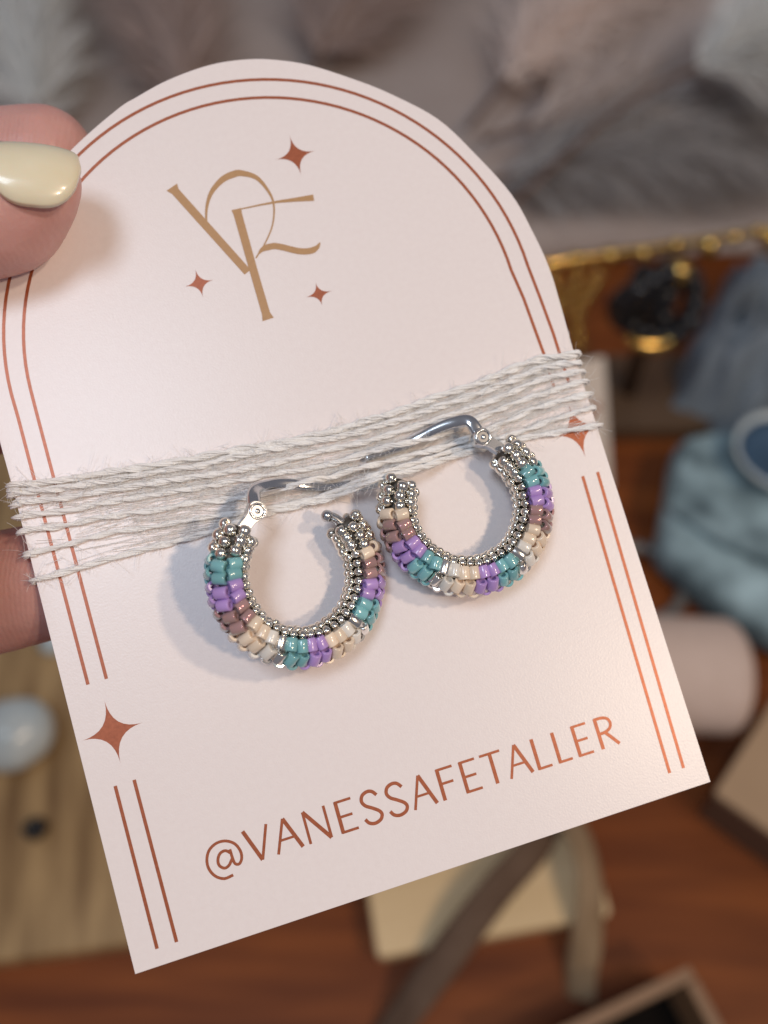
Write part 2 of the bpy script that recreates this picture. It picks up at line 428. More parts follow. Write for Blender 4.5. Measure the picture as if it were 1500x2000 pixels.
BM['seed'] = bead_mesh('silver_seed_bead', 0.455, 0.92, 0.13, M['silver'], True)
BM['cap'] = bead_mesh('silver_cap_bead', 0.63, 1.16, 0.18, M['silver'], True)
SEQ = ['cap'] * 3 + ['teal'] * 2 + ['purple'] * 2 + ['mauve'] * 2 + ['cream'] * 2 + ['white', 'mirror'] + ['teal'] * 2 + ['purple'] * 2 + ['cream'] * 2 + ['white', 'mirror'] + ['teal'] * 2 + ['purple'] * 2 + ['mauve'] * 2 + ['cream'] + ['cap'] * 3

def arm(name, pts, wid, thick, m, parent):
    """flat curved bar with rounded section; pts are (x, y, z) in mm in the card frame, width per point"""
    P = catmull(pts, 8); n = len(P); V, F = [], []; S = 10
    for i, p in enumerate(P):
        d = (P[min(i + 1, n - 1)] - P[max(i - 1, 0)]).normalized(); up = Vector((0, 0, 1)); q = up.cross(d).normalized(); u = d.cross(q)
        t = i / (n - 1); wv = wid(t)
        for k in range(S):
            a = 2 * math.pi * k / S; c, s = math.cos(a), math.sin(a)
            V.append(p + q * (wv * math.copysign(abs(c) ** .6, c)) + u * (thick * math.copysign(abs(s) ** .6, s)))
    for i in range(n - 1):
        for k in range(S):
            F.append((i * S + k, i * S + (k + 1) % S, (i + 1) * S + (k + 1) % S, (i + 1) * S + k))
    F.append(tuple(reversed(range(S)))); F.append(tuple((n - 1) * S + k for k in range(S)))
    return link(name, mesh(name, scale_mm(V), F, m, True), parent)

def make_earring(label, center, tilt_axis, tilt, a_hinge, a_end, latch_pts, seedv, catch):
    R, rt = 7.6, 1.78
    rg = random.Random(seedv)
    root = empty('hoop_earring', CARD @ Matrix.Translation(Vector(center) * MM))
    tag(root, label, 'earring', 'pair of beaded hoop earrings')
    Tm = Matrix.Rotation(math.radians(tilt), 3, Vector((math.cos(math.radians(tilt_axis)), math.sin(math.radians(tilt_axis)), 0)))
    def P(th, ph, r):
        er = Vector((math.cos(th), math.sin(th), 0)); n = Vector((0, 0, 1))
        return Tm @ (er * (R + r * math.cos(ph)) + n * (r * math.sin(ph)))
    rows = len(SEQ); span = a_end - a_hinge
    # core tube
    cpts = [P(math.radians(a_hinge + span * k / 60), 0, 0) for k in range(61)]
    V, F = tube_data(cpts, 1.25, 14)
    link('core_tube', mesh('core_tube', scale_mm(V), F, M['core'], True), root)
    sgn = 1 if span > 0 else -1
    cols = [(-96, 0), (-49, 0), (-2, 0), (45, 0), (92, 0), (131.5, 1), (163, 1), (194.5, 1), (226, 1)]
    capcols = [45 * k + 22.5 for k in range(8)]
    for i, kind in enumerate(SEQ):
        iscap = kind == 'cap'
        for j in range(8 if iscap else 9):
            sd = cols[j][1]
            ph = capcols[j] - 112.5 if iscap else cols[j][0]
            st = (0.22 if j % 2 else -0.22) + 0.11 * (j - 3)
            if sd and not iscap: st = 0.10 if j % 2 else -0.05
            if iscap: st = 0.24 if j % 2 else -0.24
            th = a_hinge + span * (i + 0.5 + st + rg.gauss(0, 0.03)) / rows
            ph += rg.gauss(0, 1.5)
            r = (1.74 if iscap else (1.76 if sd else rt)) + rg.gauss(0, 0.04)
            a, b = math.radians(th), math.radians(ph)
            pos = P(a, b, r)
            er = Tm @ Vector((math.cos(a), math.sin(a), 0)); nn = Tm @ Vector((0, 0, 1)); tg = Tm @ Vector((-math.sin(a), math.cos(a), 0))
            ax = (er * -math.sin(b) + nn * math.cos(b)).normalized()      # bore runs round the tube
            ax = (ax + tg * ((0.16 if j % 2 else -0.16) + rg.gauss(0, 0.07))).normalized()
            xx = tg - ax * tg.dot(ax); xx.normalize(); yy = ax.cross(xx)
            rot = Matrix((xx, yy, ax)).transposed().to_4x4() @ Matrix.Rotation(rg.uniform(0, 6.28), 4, 'Z')
            key = 'cap' if iscap else ('seed' if sd else kind)
            nm = {'cap': 'silver_seed_bead', 'seed': 'silver_seed_bead'}.get(key, key + '_bead' if key != 'mirror' else 'silver_lined_bead')
            s = 1 + rg.gauss(0, 0.035)
            link(nm, BM[key], root, Matrix.Translation(pos * MM) @ rot @ Matrix.Scale(s, 4))
    # hinge bracket: rounded tongue with a rivet at its head, growing out of the tube end
    ah = math.radians(a_hinge); tg = Vector((-math.sin(ah), math.cos(ah), 0)) * -sgn; er = Vector((math.cos(ah), math.sin(ah), 0))
    base = er * R - tg * 0.1; head = er * (R - 0.15) + tg * 2.55
    V, F = [], []
    outl = []
    L = (head - base).length; d = (head - base).normalized(); q = Vector((-d.y, d.x, 0))
    hw = [(0.0, 0.62), (0.9, 0.62), (1.4, 0.60), (1.8, 0.68), (2.2, 0.92)]
    left = [base + d * s + q * wv for s, wv in hw]; rightp = [base + d * s - q * wv for s, wv in hw]
    cap = [head + (d * math.sin(a) + q * math.cos(a)) * 1.12 for a in [math.radians(12 + 156 * k / 14) for k in range(15)]]
    outl = left + cap + list(reversed(rightp))
    top = []
    n = len(outl); cc = head
    for z, sh in ((-0.55, 1.0), (0.50, 1.0), (0.72, 0.9)):
        for p in outl:
            c0 = base + d * max(0.2, min((p - base).dot(d), L)); pp = c0 + (p - c0) * sh
            V.append(Tm @ Vector((pp.x, pp.y, z)))
    for r in range(2):
        for k in range(n):
            l = (k + 1) % n; F.append((r * n + k, r * n + l, (r + 1) * n + l, (r + 1) * n + k))
    F.append(tuple(range(n))); F.append(tuple(2 * n + k for k in range(n)))
    bk = link('hinge_bracket', mesh('hinge_bracket', scale_mm(V), F, M['steel'], False), root)
    bm = bmesh.new(); bm.from_mesh(bk.data); bmesh.ops.recalc_face_normals(bm, faces=bm.faces); bm.to_mesh(bk.data); bm.free()
    # rivet: raised ring with a domed pin; recess shade coloured into its dish
    rp, rf = lathe([(0.90, 0.70), (0.92, 0.82), (0.80, 0.90), (0.68, 0.84), (0.60, 0.72)], 20)
    MT = Matrix.Translation(Tm @ Vector((head.x, head.y, 0)) * MM) @ Tm.to_4x4()
    link('rivet_ring', mesh('rivet_ring', scale_mm(rp), rf, M['steel'], True), root, MT)
    v, f = prism([(0.66 * math.cos(k * .3142), 0.66 * math.sin(k * .3142)) for k in range(20)], 0.60, 0.735)
    link('rivet_dish_shade', mesh('rivet_dish_shade', scale_mm(v), f, M['dish_shade']), root, MT)
    v, f = ball((0, 0, 0.74), (0.30, 0.30, 0.16), 14, 8)
    link('rivet_pin', mesh('rivet_pin', scale_mm(v), f, M['steel'], True), root, MT)
    # latch arm
    lp_ = [Vector(p) - Vector(center) for p in latch_pts]
    lp_[0] = Tm @ Vector((head.x, head.y, -0.15))
    arm('latch_arm', lp_, lambda t: 0.78 - 0.42 * t, 0.36, M['steel'], root)
    # catch wire at the other end
    if not catch: return root
    ae = math.radians(a_end); tg2 = Vector((-math.sin(ae), math.cos(ae), 0)) * sgn; er2 = Vector((math.cos(ae), math.sin(ae), 0))
    e0 = Tm @ (er2 * R - tg2 * 0.5); e1 = Tm @ (er2 * (R - 0.25) + tg2 * 0.9); e2 = Tm @ (er2 * (R - 0.7) + tg2 * 1.75); 
    V, F = tube_data(catmull([e0, e1, e2], 6), 0.55, 12)
    V, F = ball(e2, 0.68, 14, 10, V, F)
    link('catch', mesh('catch', scale_mm(V), F, M['steel'], True), root)
    return root

make_earring('beaded hoop earring lower on the card, with its hinge on the outer side', (-5.45, 34.75, 5.0), 77.0, 21.0, 130.0, 392.0,
             [(-8.5, 43.5, 5.8), (-7.5, 44.5, 4.4), (-5.7, 45.0, 2.6), (-3.7, 44.8, 1.6), (-1.8, 44.1, 1.0), (0.3, 43.4, 0.75), (3.0, 43.1, 0.65)], 3, True)
make_earring('beaded hoop earring higher on the card, its hinge near the rust side star', (14.07, 36.96, 3.6), 77.0, 4.0, 40.2, -215.6,
             [(18.3, 44.3, 3.7), (17.4, 45.9, 3.3), (15.7, 46.4, 2.6), (13.6, 46.3, 1.9), (11.6, 45.9, 1.3), (9.7, 45.6, 0.95), (7.6, 45.45, 0.8), (5.3, 45.35, 0.8)], 5, False)

# ------------------------------------------------------------------ twine wrapped round the card
WRAPS = [
    [(-32.68, 52.78), (-29.07, 52.19), (-23.27, 51.52), (-17.37, 50.90), (-11.25, 50.41), (-5.15, 49.89), (-0.06, 49.53), (6.29, 49.52), (11.60, 49.81), (15.71, 50.20), (21.28, 50.53), (27.08, 51.33), (32.56, 50.90)],
    [(-32.60, 51.95), (-28.10, 51.16), (-22.35, 50.51), (-17.57, 50.13), (-12.69, 49.56), (-6.58, 49.38), (-0.40, 48.96), (3.49, 48.57), (8.63, 48.64), (13.89, 48.89), (22.34, 49.49), (28.13, 50.23), (32.67, 49.85)],
    [(-32.46, 50.69), (-27.25, 49.88), (-22.61, 49.46), (-16.72, 48.83), (-9.40, 48.00), (-4.53, 47.68), (1.86, 47.49), (5.63, 47.26), (9.53, 47.36), (14.93, 47.62), (21.90, 48.11), (27.72, 48.94), (32.69, 48.71)],
    [(-32.65, 49.24), (-27.59, 48.52), (-22.93, 48.21), (-17.04, 47.57), (-12.13, 47.09), (-7.33, 46.65), (-3.50, 46.31), (1.38, 45.81), (5.24, 45.90), (9.03, 45.66), (13.07, 45.54), (15.61, 45.83), (19.10, 46.50), (22.94, 47.02), (27.20, 47.32), (32.41, 47.45)],
    [(-32.81, 47.62), (-27.96, 47.00), (-23.31, 46.68), (-17.49, 45.87), (-14.94, 45.80), (-10.23, 44.96), (-5.76, 44.49), (-1.52, 44.33), (0.95, 44.30), (4.81, 44.45), (8.64, 44.36), (11.26, 44.38), (15.17, 44.35), (19.53, 44.89), (22.40, 45.29), (26.76, 45.93), (32.33, 45.83)],
    [(-32.83, 45.05), (-27.87, 44.90), (-23.75, 44.95), (-20.13, 44.39), (-15.42, 44.00), (-10.66, 43.37), (-7.06, 42.95), (-2.20, 42.55), (0.46, 42.58), (5.64, 42.77), (10.89, 43.14), (14.96, 43.67), (19.28, 43.66), (23.53, 43.69), (27.54, 44.03), (32.44, 44.22)],
    [(-32.77, 42.12), (-28.00, 42.12), (-23.22, 42.19), (-18.46, 42.12), (-13.48, 42.05), (-8.08, 42.41), (-4.60, 42.38), (0.32, 42.08), (5.48, 42.21), (10.67, 42.41), (15.80, 43.01), (21.23, 42.95), (27.08, 42.60), (32.17, 42.03)]]
# where a wrap rides up over a latch arm: (wrap, x, height, reach)
LIFT = {4: [(-2.3, 2.5, 3.0), (3.0, 1.0, 3.0), (14.0, 0.4, 3.0)], 5: [(2.0, 1.0, 4.0), (7.0, 4.6, 4.2)], 3: [(9.5, 1.9, 4.5)], 6: [(2.0, 0.9, 4.0), (7.0, 4.9, 4.4)]}
twine = empty('twine', CARD @ Matrix.Translation((0, 47.0 * MM, 0)))
tag(twine, 'fuzzy white cotton twine wrapped seven times around the pink card', 'twine')
OFF = Vector((0, -47.0, 0))
def wrap_path(i):
    pts = WRAPS[i]
    front = []
    for x, y in pts:
        x = max(-32.15, min(32.15, x))
        z = 0.42 + 0.05 * (i % 3)
        for lx, lh, lr in LIFT.get(i, []): z = max(z, 0.45 + lh * math.exp(-((x - lx) / lr) ** 2))
        front.append(Vector((x, y, z)))
    P = catmull(front, 8)
    xl, yl = pts[0]; xr, yr = pts[-1]
    ny = WRAPS[i + 1][0][1] if i + 1 < len(WRAPS) else yl
    back = [Vector((32.85, yr, 0.26)), Vector((33.1, yr - 0.05, -0.2)), Vector((32.85, yr - 0.1, -0.66)), Vector((32.2, yr - 0.15, -0.82)), Vector((28, yr - .3, -0.85)), Vector((0, (yr + ny) / 2, -0.9)), Vector((-28, ny + .2, -0.85)),
            Vector((-32.2, ny, -0.82)), Vector((-32.85, ny, -0.66)), Vector((-33.1, ny, -0.2)), Vector((-32.85, ny, 0.26)), Vector((-32.4, ny, 0.44)), Vector((-31.6, ny - 0.1, 0.46))]
    lead = [Vector((-32.2, yl, -0.82)), Vector((-32.8, yl, -0.62)), Vector((-32.95, yl, -0.2)), Vector((-32.8, yl, 0.2))] if i == 0 else []
    return lead + P + (catmull(back, 6) if i + 1 < len(WRAPS) else back[:4])
FUZZ_V, FUZZ_F = [], []
rf = random.Random(23)
for i in range(len(WRAPS)):
    path = resample(catmull(wrap_path(i), 2), 0.42)
    fr = frames(path); n = len(path)
    V, F = [], []
    thick = (1.10, 0.98, 0.76, 0.84, 0.86, 0.68, 0.86)[i]
    pitch = rf.uniform(5.0, 7.5); ph0 = rf.uniform(0, 6.28)
    for ply in range(2):
        for fi in range(9):
            ro, ao = 0.235 * math.sqrt(rf.random()), rf.uniform(0, 6.28)
            s1, s2 = rf.uniform(0, 50), rf.uniform(0, 50); tw = rf.uniform(4.0, 9.0); loose = 0.16 if rf.random() < 0.2 else 0.05
            pts = []
            for k, p in enumerate(path):
                s = k * 0.42; a = ph0 + math.pi * ply + 2 * math.pi * s / pitch
                t, nn, bb = fr[k]
                swell = 1 + 0.28 * noise.noise(Vector((s * 0.35, i * 7.1, ply)))
                c = (nn * math.cos(a) + bb * math.sin(a)) * (0.17 * thick)
                a2 = ao + 2 * math.pi * s / tw
                c2 = (nn * math.cos(a2) + bb * math.sin(a2)) * (ro * thick * swell)
                jit = Vector((noise.noise(Vector((s * .8, s1, 0))), noise.noise(Vector((s * .8, s2, 3))), noise.noise(Vector((s * .8, s1, 9))))) * loose
                pts.append(p + c + c2 + jit + OFF)
            V, F = tube_data(pts, 0.088, 6, V, F, cap=False)
    link('strand', mesh('strand', scale_mm(V), F, M['twine'], True), twine)
    # stray fibres
    front = [k for k in range(n) if path[k].z > 0.0]
    for h in range(330):
        k = rf.choice(front); p = path[k] + Vector((rf.gauss(0, .1), rf.gauss(0, .16), rf.uniform(0.0, 0.3)))
        t = fr[k][0]
        d = (t * rf.choice((-1, 1)) * rf.uniform(0.2, 1.2) + Vector((0, rf.gauss(0, .8), rf.uniform(-0.05, 0.35)))).normalized()
        L = rf.choice((0.6, 0.9, 1.3, 1.3, 2.0)) * rf.uniform(.7, 1.2); cur = Vector((rf.gauss(0, .5), rf.gauss(0, .5), rf.gauss(0, .25)))
        pts = []
        for q in range(6):
            u = q / 5; v = p + d * (L * u) + cur * (u * u * L * 0.5); v.z = max(v.z, 0.06) if abs(v.x) < 32.6 else v.z
            pts.append(v + OFF)
        FUZZ_V, FUZZ_F = tube_data(pts, 0.017, 3, FUZZ_V, FUZZ_F, cap=False)
# thin cotton wisps lying between the wraps
for h in range(3200):
    i = rf.randrange(len(WRAPS) - 1); u = rf.uniform(0.02, 0.98); v = rf.random()
    x = -32.3 + 64.6 * u
    if x < -19 and rf.random() < 0.62 * min(1, (-19 - x) / 8) + 0.06 * i: continue
    def yat(pts, x):
        for (xa, ya), (xb, yb) in zip(pts, pts[1:]):
            if xa <= x <= xb: return ya + (yb - ya) * (x - xa) / (xb - xa)
        return pts[0][1] if x < pts[0][0] else pts[-1][1]
    y = yat(WRAPS[i], x) * (1 - v) + yat(WRAPS[i + 1], x) * v
    sl = (yat(WRAPS[i], x + 1) - yat(WRAPS[i], x - 1)) / 2
    d = Vector((1, sl + rf.gauss(0, 0.14), 0)).normalized(); L = rf.uniform(2.0, 5.0); c = rf.gauss(0, 0.12)
    z0 = rf.uniform(0.05, 0.30)
    pts = [Vector((x, y, z0)) + d * (L * (q / 5 - .5)) + Vector((0, c * (q / 5) ** 2 * L * .5, 0)) + OFF for q in range(6)]
    pts = [p if abs(p.x) < 32.8 else Vector((math.copysign(32.8, p.x), p.y, p.z)) for p in pts]
    FUZZ_V, FUZZ_F = tube_data(pts, 0.026, 3, FUZZ_V, FUZZ_F, cap=False)
fz = link('cotton_fuzz', mesh('cotton_fuzz', scale_mm(FUZZ_V), FUZZ_F, M['fuzz'], True), twine); fz['kind'] = 'stuff'

# ------------------------------------------------------------------ the hand (view frame, mm)
def hand():
    root = empty('hand', VIEW @ Matrix.Translation(Vector((-190, -40, -122)) * MM))
    tag(root, 'hand pinching the card, thumb nail painted pale cream yellow', 'hand')
    off = Vector((190, 40, 122))
    chains = [
        # thumb in front of the card; unseen base swollen to shade lower fingers
        [((-34.9, 34.9, -97.4), 3.2), ((-37.4, 33.6, -97.8), 5.1), ((-41.2, 32.4, -98.6), 7.3), ((-49, 31.0, -98), 8.1), ((-59, 28.0, -96), 8.6), ((-58, 15, -88), 10.5), ((-54, -6, -83), 13.5), ((-82, -22, -92), 17), ((-124, -12, -116), 19)],
        # forefinger behind it
        [((-41.8, 42.9, -112.8), 6.9), ((-50, 41.9, -113), 7.3), ((-62, 39, -113.5), 7.7), ((-84, 27, -117), 8.4), ((-106, 8, -121), 10.5), ((-122, -4, -123), 14)],
        # middle finger
        [((-30, 14.8, -109.0), 6.4), ((-42, 14.2, -109.2), 7.2), ((-56, 13, -110.5), 7.7), ((-82, 6, -117), 8.6), ((-106, -4, -122), 10.5), ((-124, -10, -124), 14)],
        # ring finger
        [((-27, -5.6, -106.5), 6.2), ((-36, -7.4, -106.6), 7.0), ((-46, -9.6, -107), 7.5), ((-76, -15, -114), 8.2), ((-104, -15, -121), 10.0), ((-126, -16, -124), 14)],
        # little finger, curled into the palm
        [((-66, -30, -104), 5.6), ((-80, -33, -110), 6.4), ((-104, -27, -120), 8.4), ((-128, -22, -124), 13)],
        [((-124, -6, -123), 18), ((-150, -20, -123), 20), ((-190, -40, -122), 21), ((-290, -95, -118), 27)]]
    bm = bmesh.new()
    for ch in chains:
        for (a, ra), (b, rb) in zip(ch, ch[1:]):
            A, B = Vector(a) + off, Vector(b) + off
            st = max(2, int((B - A).length / 1.6))
            for k in range(st + 1):
                t = k / st; c = A.lerp(B, t); r = ra + (rb - ra) * t
                bmesh.ops.create_icosphere(bm, subdivisions=2, radius=r, matrix=Matrix.Translation(c))
    me = bpy.data.meshes.new('skin'); bm.to_mesh(me); bm.free()
    tmp = bpy.data.objects.new('tmp_hand', me); COL.objects.link(tmp)
    r = tmp.modifiers.new('r', 'REMESH'); r.mode = 'VOXEL'; r.voxel_size = 0.75
    s = tmp.modifiers.new('s', 'SMOOTH'); s.factor = 0.6; s.iterations = 9
    dg = bpy.context.evaluated_depsgraph_get()
    em = bpy.data.meshes.new_from_object(tmp.evaluated_get(dg))
    bpy.data.objects.remove(tmp)
    em.transform(Matrix.Scale(MM, 4))
    em.materials.clear(); em.materials.append(M['skin'])
    for p in em.polygons: p.use_smooth = True
    em.name = 'hand_skin'
    link('skin', em, root)
    # thumb nail: curved plate on the thumb, rounded free edge
    base = Vector((-40.0, 36.0, -92.6)); tip = Vector((-31.2, 35.9, -94.8))
    a = (tip - base).normalized(); n = Vector((0.1, 0.58, 0.82)); n = (n - a * n.dot(a)).normalized(); b = n.cross(a)
    c0 = (base + tip) / 2; hl = (tip - base).length / 2; hwid = 4.7
    V, F = [], []; NU, NV = 22, 18
    for lay in (0, 1):
        for i in range(NU + 1):
            u = -1 + 2 * i / NU
            wmax = (1 - abs(u) ** (2.9 if u > 0 else 2.8)) ** (1 / (2.2 if u > 0 else 2.3)) if abs(u) < 1 else 0.0
            for j in range(NV + 1):
                vv = (-1 + 2 * j / NV) * max(wmax, 0.02); x = vv * hwid
                h = math.sqrt(max(6.4 ** 2 - x * x, 0)) - 6.4 - 0.55 * max(u, 0) ** 2 - 0.25 * u * u
                edge = 1 - min(1, max(abs(u), abs(-1 + 2 * j / NV)) ** 8)
                z = h + (0.50 * (0.35 + 0.65 * edge) if lay == 0 else -0.35)
                V.append(c0 + a * (u * hl) + b * x + n * z + off)
    st = (NU + 1) * (NV + 1)
    def id_(l, i, j): return l * st + i * (NV + 1) + j
    for i in range(NU):
        for j in range(NV):
            F.append((id_(0, i, j), id_(0, i + 1, j), id_(0, i + 1, j + 1), id_(0, i, j + 1)))
            F.append((id_(1, i, j + 1), id_(1, i + 1, j + 1), id_(1, i + 1, j), id_(1, i, j)))
    for i in range(NU):
        F.append((id_(0, i + 1, 0), id_(0, i, 0), id_(1, i, 0), id_(1, i + 1, 0))); F.append((id_(0, i, NV), id_(0, i + 1, NV), id_(1, i + 1, NV), id_(1, i, NV)))
    for j in range(NV):
        F.append((id_(0, 0, j), id_(0, 0, j + 1), id_(1, 0, j + 1), id_(1, 0, j))); F.append((id_(0, NU, j + 1), id_(0, NU, j), id_(1, NU, j), id_(1, NU, j + 1)))
    nm = mesh('thumb_nail', scale_mm(V), F, M['nail'], True)
    bm = bmesh.new(); bm.from_mesh(nm); bmesh.ops.recalc_face_normals(bm, faces=bm.faces); bm.to_mesh(nm); bm.free()
    o = link('thumb_nail', nm, root); o['label'] = 'thumb nail in pale cream yellow polish'
hand()

# ------------------------------------------------------------------ things on the table behind (mm from the point under the viewer)
def T(x, y, z=0, rz=0): return Matrix.Translation(Vector((x, y, z)) * MM) @ Matrix.Rotation(math.radians(rz), 4, 'Z')

V, F = prism(roundrect(330, 290, 22), 0, 12, 1.5)
wb = link('wooden_board', mesh('wooden_board', scale_mm(V), F, M['board'])); wb.matrix_world = T(-243, 200, 0.2, 7)
tag(wb, 'tan wooden board with rounded corners below the hand', 'board')

def pebble(label, x, y, r, zz, m, seed, flat=0.6, name='pebble'):
    V, F = ball((0, 0, 0), (r, r * 0.9, r * flat), 32, 20)
    V = [v * (1 + 0.10 * noise.noise(v / r * 1.3 + Vector((seed, 0, 0)))) for v in V]
    o = link(name, mesh(name, scale_mm(V), F, m, True)); o.matrix_world = T(x, y, zz + r * flat * 0.95, 20 * seed)
    return o
tag(pebble('', -166, 155, 18, 12.2, M['pebble'], 1.0, 0.75), 'large pale blue grey polished stone on the tan board', 'stone')
tag(pebble('', -158, 206, 9, 12.2, M['pebble'], 2.0, 0.8), 'small pale blue stone at the card edge on the tan board', 'stone')
tag(pebble('', -150, 116, 5.2, 12.2, M['black'], 3.0, 0.9, 'black_bead'), 'single black bead on the tan board below the stone', 'bead')

# pale box with ribbon
V, F = prism(roundrect(94, 74, 2.5), 0, 15, 0.8)
kb = empty('kraft_box', T(39, 111, 0.2, 9.5)); tag(kb, 'pale kraft gift box lying under the card, tied with ribbons', 'gift box')
link('base', mesh('kraft_base', scale_mm(V), F, M['kraft']), kb)
V, F = prism(roundrect(97, 77, 2.8), 8, 17, 0.8)
link('lid', mesh('kraft_lid', scale_mm(V), F, M['kraft']), kb)

def strip(name, pts, wid, m, label, twist=0.0, group=None):
    P = catmull([Vector(p) for p in pts], 8); n = len(P); V, F = [], []
    for i, p in enumerate(P):
        d = (P[min(i + 1, n - 1)] - P[max(i - 1, 0)]).normalized()
        q = d.cross(Vector((0, 0, 1))).normalized(); u = q.cross(d)
        a = twist * math.sin(i / n * 5); q2 = q * math.cos(a) + u * math.sin(a); n2 = q2.cross(d)
        for s, t in ((-1, 0), (-.5, .6), (0, .8), (.5, .6), (1, 0)):
            V.append(p + q2 * (s * wid / 2) + n2 * (t * 0.8))
        for s, t in ((1, -.4), (0, .2), (-1, -.4)):
            V.append(p + q2 * (s * wid / 2) + n2 * (t * 0.8))
    for i in range(n - 1):
        for k in range(8): F.append((i * 8 + k, i * 8 + (k + 1) % 8, i * 8 + 8 + (k + 1) % 8, i * 8 + 8 + k))
    F.append(tuple(reversed(range(8)))); F.append(tuple((n - 1) * 8 + k for k in range(8)))
    c = V[0].copy()
    o = link(name, mesh(name, scale_mm([v - c for v in V]), F, m, True)); o.location = c * MM
    tag(o, label, 'ribbon', group)
    return o
strip('ribbon', [(74, 128, 19.5), (63, 106, 30), (44, 86, 34), (24, 64, 26), (6, 44, 10), (-12, 22, 3)], 14, M['ribbon1'], 'dark taupe satin ribbon tail slanting down across the pale box', 0.5)
strip('ribbon', [(70, 130, 19.5), (80, 110, 32), (83, 92, 32), (82, 74, 18), (80, 62, 7), (79, 52, 2.5)], 13, M['ribbon2'], 'beige satin ribbon tail falling straight down past the pale box', 0.6)

# open tray corner
tr = empty('open_tray', T(95, 10, 0.2, 22)); tag(tr, 'brown open tray lined in black at the bottom of the photo', 'tray')
W2, D2, Hh, th = 74, 76, 38, 4.5
for nm, x, y, wx, wy in (('wall', 0, D2 / 2 - th / 2, W2, th), ('wall', 0, -D2 / 2 + th / 2, W2, th), ('wall', -W2 / 2 + th / 2, 0, th, D2 - 2 * th - .4), ('wall', W2 / 2 - th / 2, 0, th, D2 - 2 * th - .4)):
    V, F = prism([(x - wx / 2, y - wy / 2), (x + wx / 2, y - wy / 2), (x + wx / 2, y + wy / 2), (x - wx / 2, y + wy / 2)], 0, Hh, 0.6)
    link(nm, mesh('tray_wall', scale_mm(V), F, M['tray']), tr)
V, F = prism([(-W2 / 2 + th + .3, -D2 / 2 + th + .3), (W2 / 2 - th - .3, -D2 / 2 + th + .3), (W2 / 2 - th - .3, D2 / 2 - th - .3), (-W2 / 2 + th + .3, D2 / 2 - th - .3)], 0.5, 10)
link('lining', mesh('tray_lining', scale_mm(V), F, M['velvet']), tr)

# tan box with a cushion behind it
tx = empty('tan_box', T(190, 127, 0.2, -40)); tag(tx, 'tan box with sides coloured dark as in shade in front of the beige roll', 'box')
V, F = prism(roundrect(74, 62, 1.5), 0, 27.5); link('base', mesh('box_base', scale_mm(V), F, M['boxside_shaded']), tx)
V, F = prism(roundrect(76, 64, 1.8), 27.6, 31, 0.6); link('lid', mesh('box_lid', scale_mm(V), F, M['boxtan']), tx)
prof = []
for k in range(9): prof.append((27.0 * math.sin(math.pi / 2 * k / 8) ** 0.6 if k < 8 else 27.0, -42 + 11 * (1 - math.cos(math.pi / 2 * k / 8))))
prof = prof + [(r, -h) for r, h in reversed(prof)]
prof[0] = (0.01, -42); prof[-1] = (0.01, 42)
V, F = lathe(prof, 40)
V = [Vector((v.z, v.x, v.y * (0.97 + 0.03 * math.sin(v.z * 0.3)) + 26.6)) for v in V]
cu = link('cushion', mesh('cushion', scale_mm(V), F, M['cushion'], True)); cu.matrix_world = T(125, 184, 0.3, -3)
tag(cu, 'pinkish beige padded display roll beside the card edge', 'cushion')

# crumpled cloths
def cloth(name, label, x, y, rz, lx, ly, h, m, seed, folds, thick=1.5):
    nx, ny = 46, 38; V, F = [], []
    for j in range(ny + 1):
        for i in range(nx + 1):
            u, v = i / nx * 2 - 1, j / ny * 2 - 1
            px, py = u * lx / 2, v * ly / 2
            e = max(abs(u), abs(v)); env = max(0.0, 1 - e ** 5)
            nz = noise.noise(Vector((u * 1.6 + seed, v * 1.6, seed))) * .5 + .5
            rd = abs(math.sin(folds * (u + 0.7 * v) + 2.5 * noise.noise(Vector((u * 2, v * 2, seed + 5)))))
            z = 1.2 + h * env * (0.30 + 0.45 * nz + 0.40 * rd)
            V.append(Vector((px + 5 * noise.noise(Vector((u * 3, v * 3, seed + 9))), py + 5 * noise.noise(Vector((u * 3, v * 3, seed + 13))), z)))
    top = len(V)
    V += [Vector((v.x, v.y, max(v.z - thick, 0.0))) for v in V[:top]]
    w1 = nx + 1
    for j in range(ny):
        for i in range(nx):
            a = j * w1 + i; F.append((a, a + 1, a + 1 + w1, a + w1)); F.append((top + a, top + a + w1, top + a + 1 + w1, top + a + 1))
    for i in range(nx):
        a = i; F.append((a, top + a, top + a + 1, a + 1)); a = ny * w1 + i; F.append((a, a + 1, top + a + 1, top + a))
    for j in range(ny):
        a = j * w1; F.append((a, a + w1, top + a + w1, top + a)); a = j * w1 + nx; F.append((a, top + a, top + a + w1, a + w1))
    o = link(name, mesh(name, scale_mm(V), F, m, True)); o.matrix_world = T(x, y, 0.3, rz)
    tag(o, label, 'cloth'); return o
tp = [(140, 255), (170, 218), (206, 194), (290, 214), (302, 330), (230, 346), (162, 326)]
V, F = prism([(x - 215, y - 270) for x, y in tp], 0, 28)
te = empty('teal_pouch', T(215, 270, 0.3)); tag(te, 'blotchy teal blue padded pouch with a flap beside the gold rod', 'pouch')
tb2 = link('body', mesh('pouch_body', scale_mm(V), F, M['teal_cloth'], True), te)
bv = tb2.modifiers.new('b', 'BEVEL'); bv.width = 0.009; bv.segments = 4
V, F = prism([(x * 0.80 - 10, y * 0.62 + 14) for x, y in [(a - 215, b - 270) for a, b in tp]], 28.3, 37)
fl = link('flap', mesh('pouch_flap', scale_mm(V), F, M['teal_cloth'], True), te)
bv = fl.modifiers.new('b', 'BEVEL'); bv.width = 0.004; bv.segments = 3
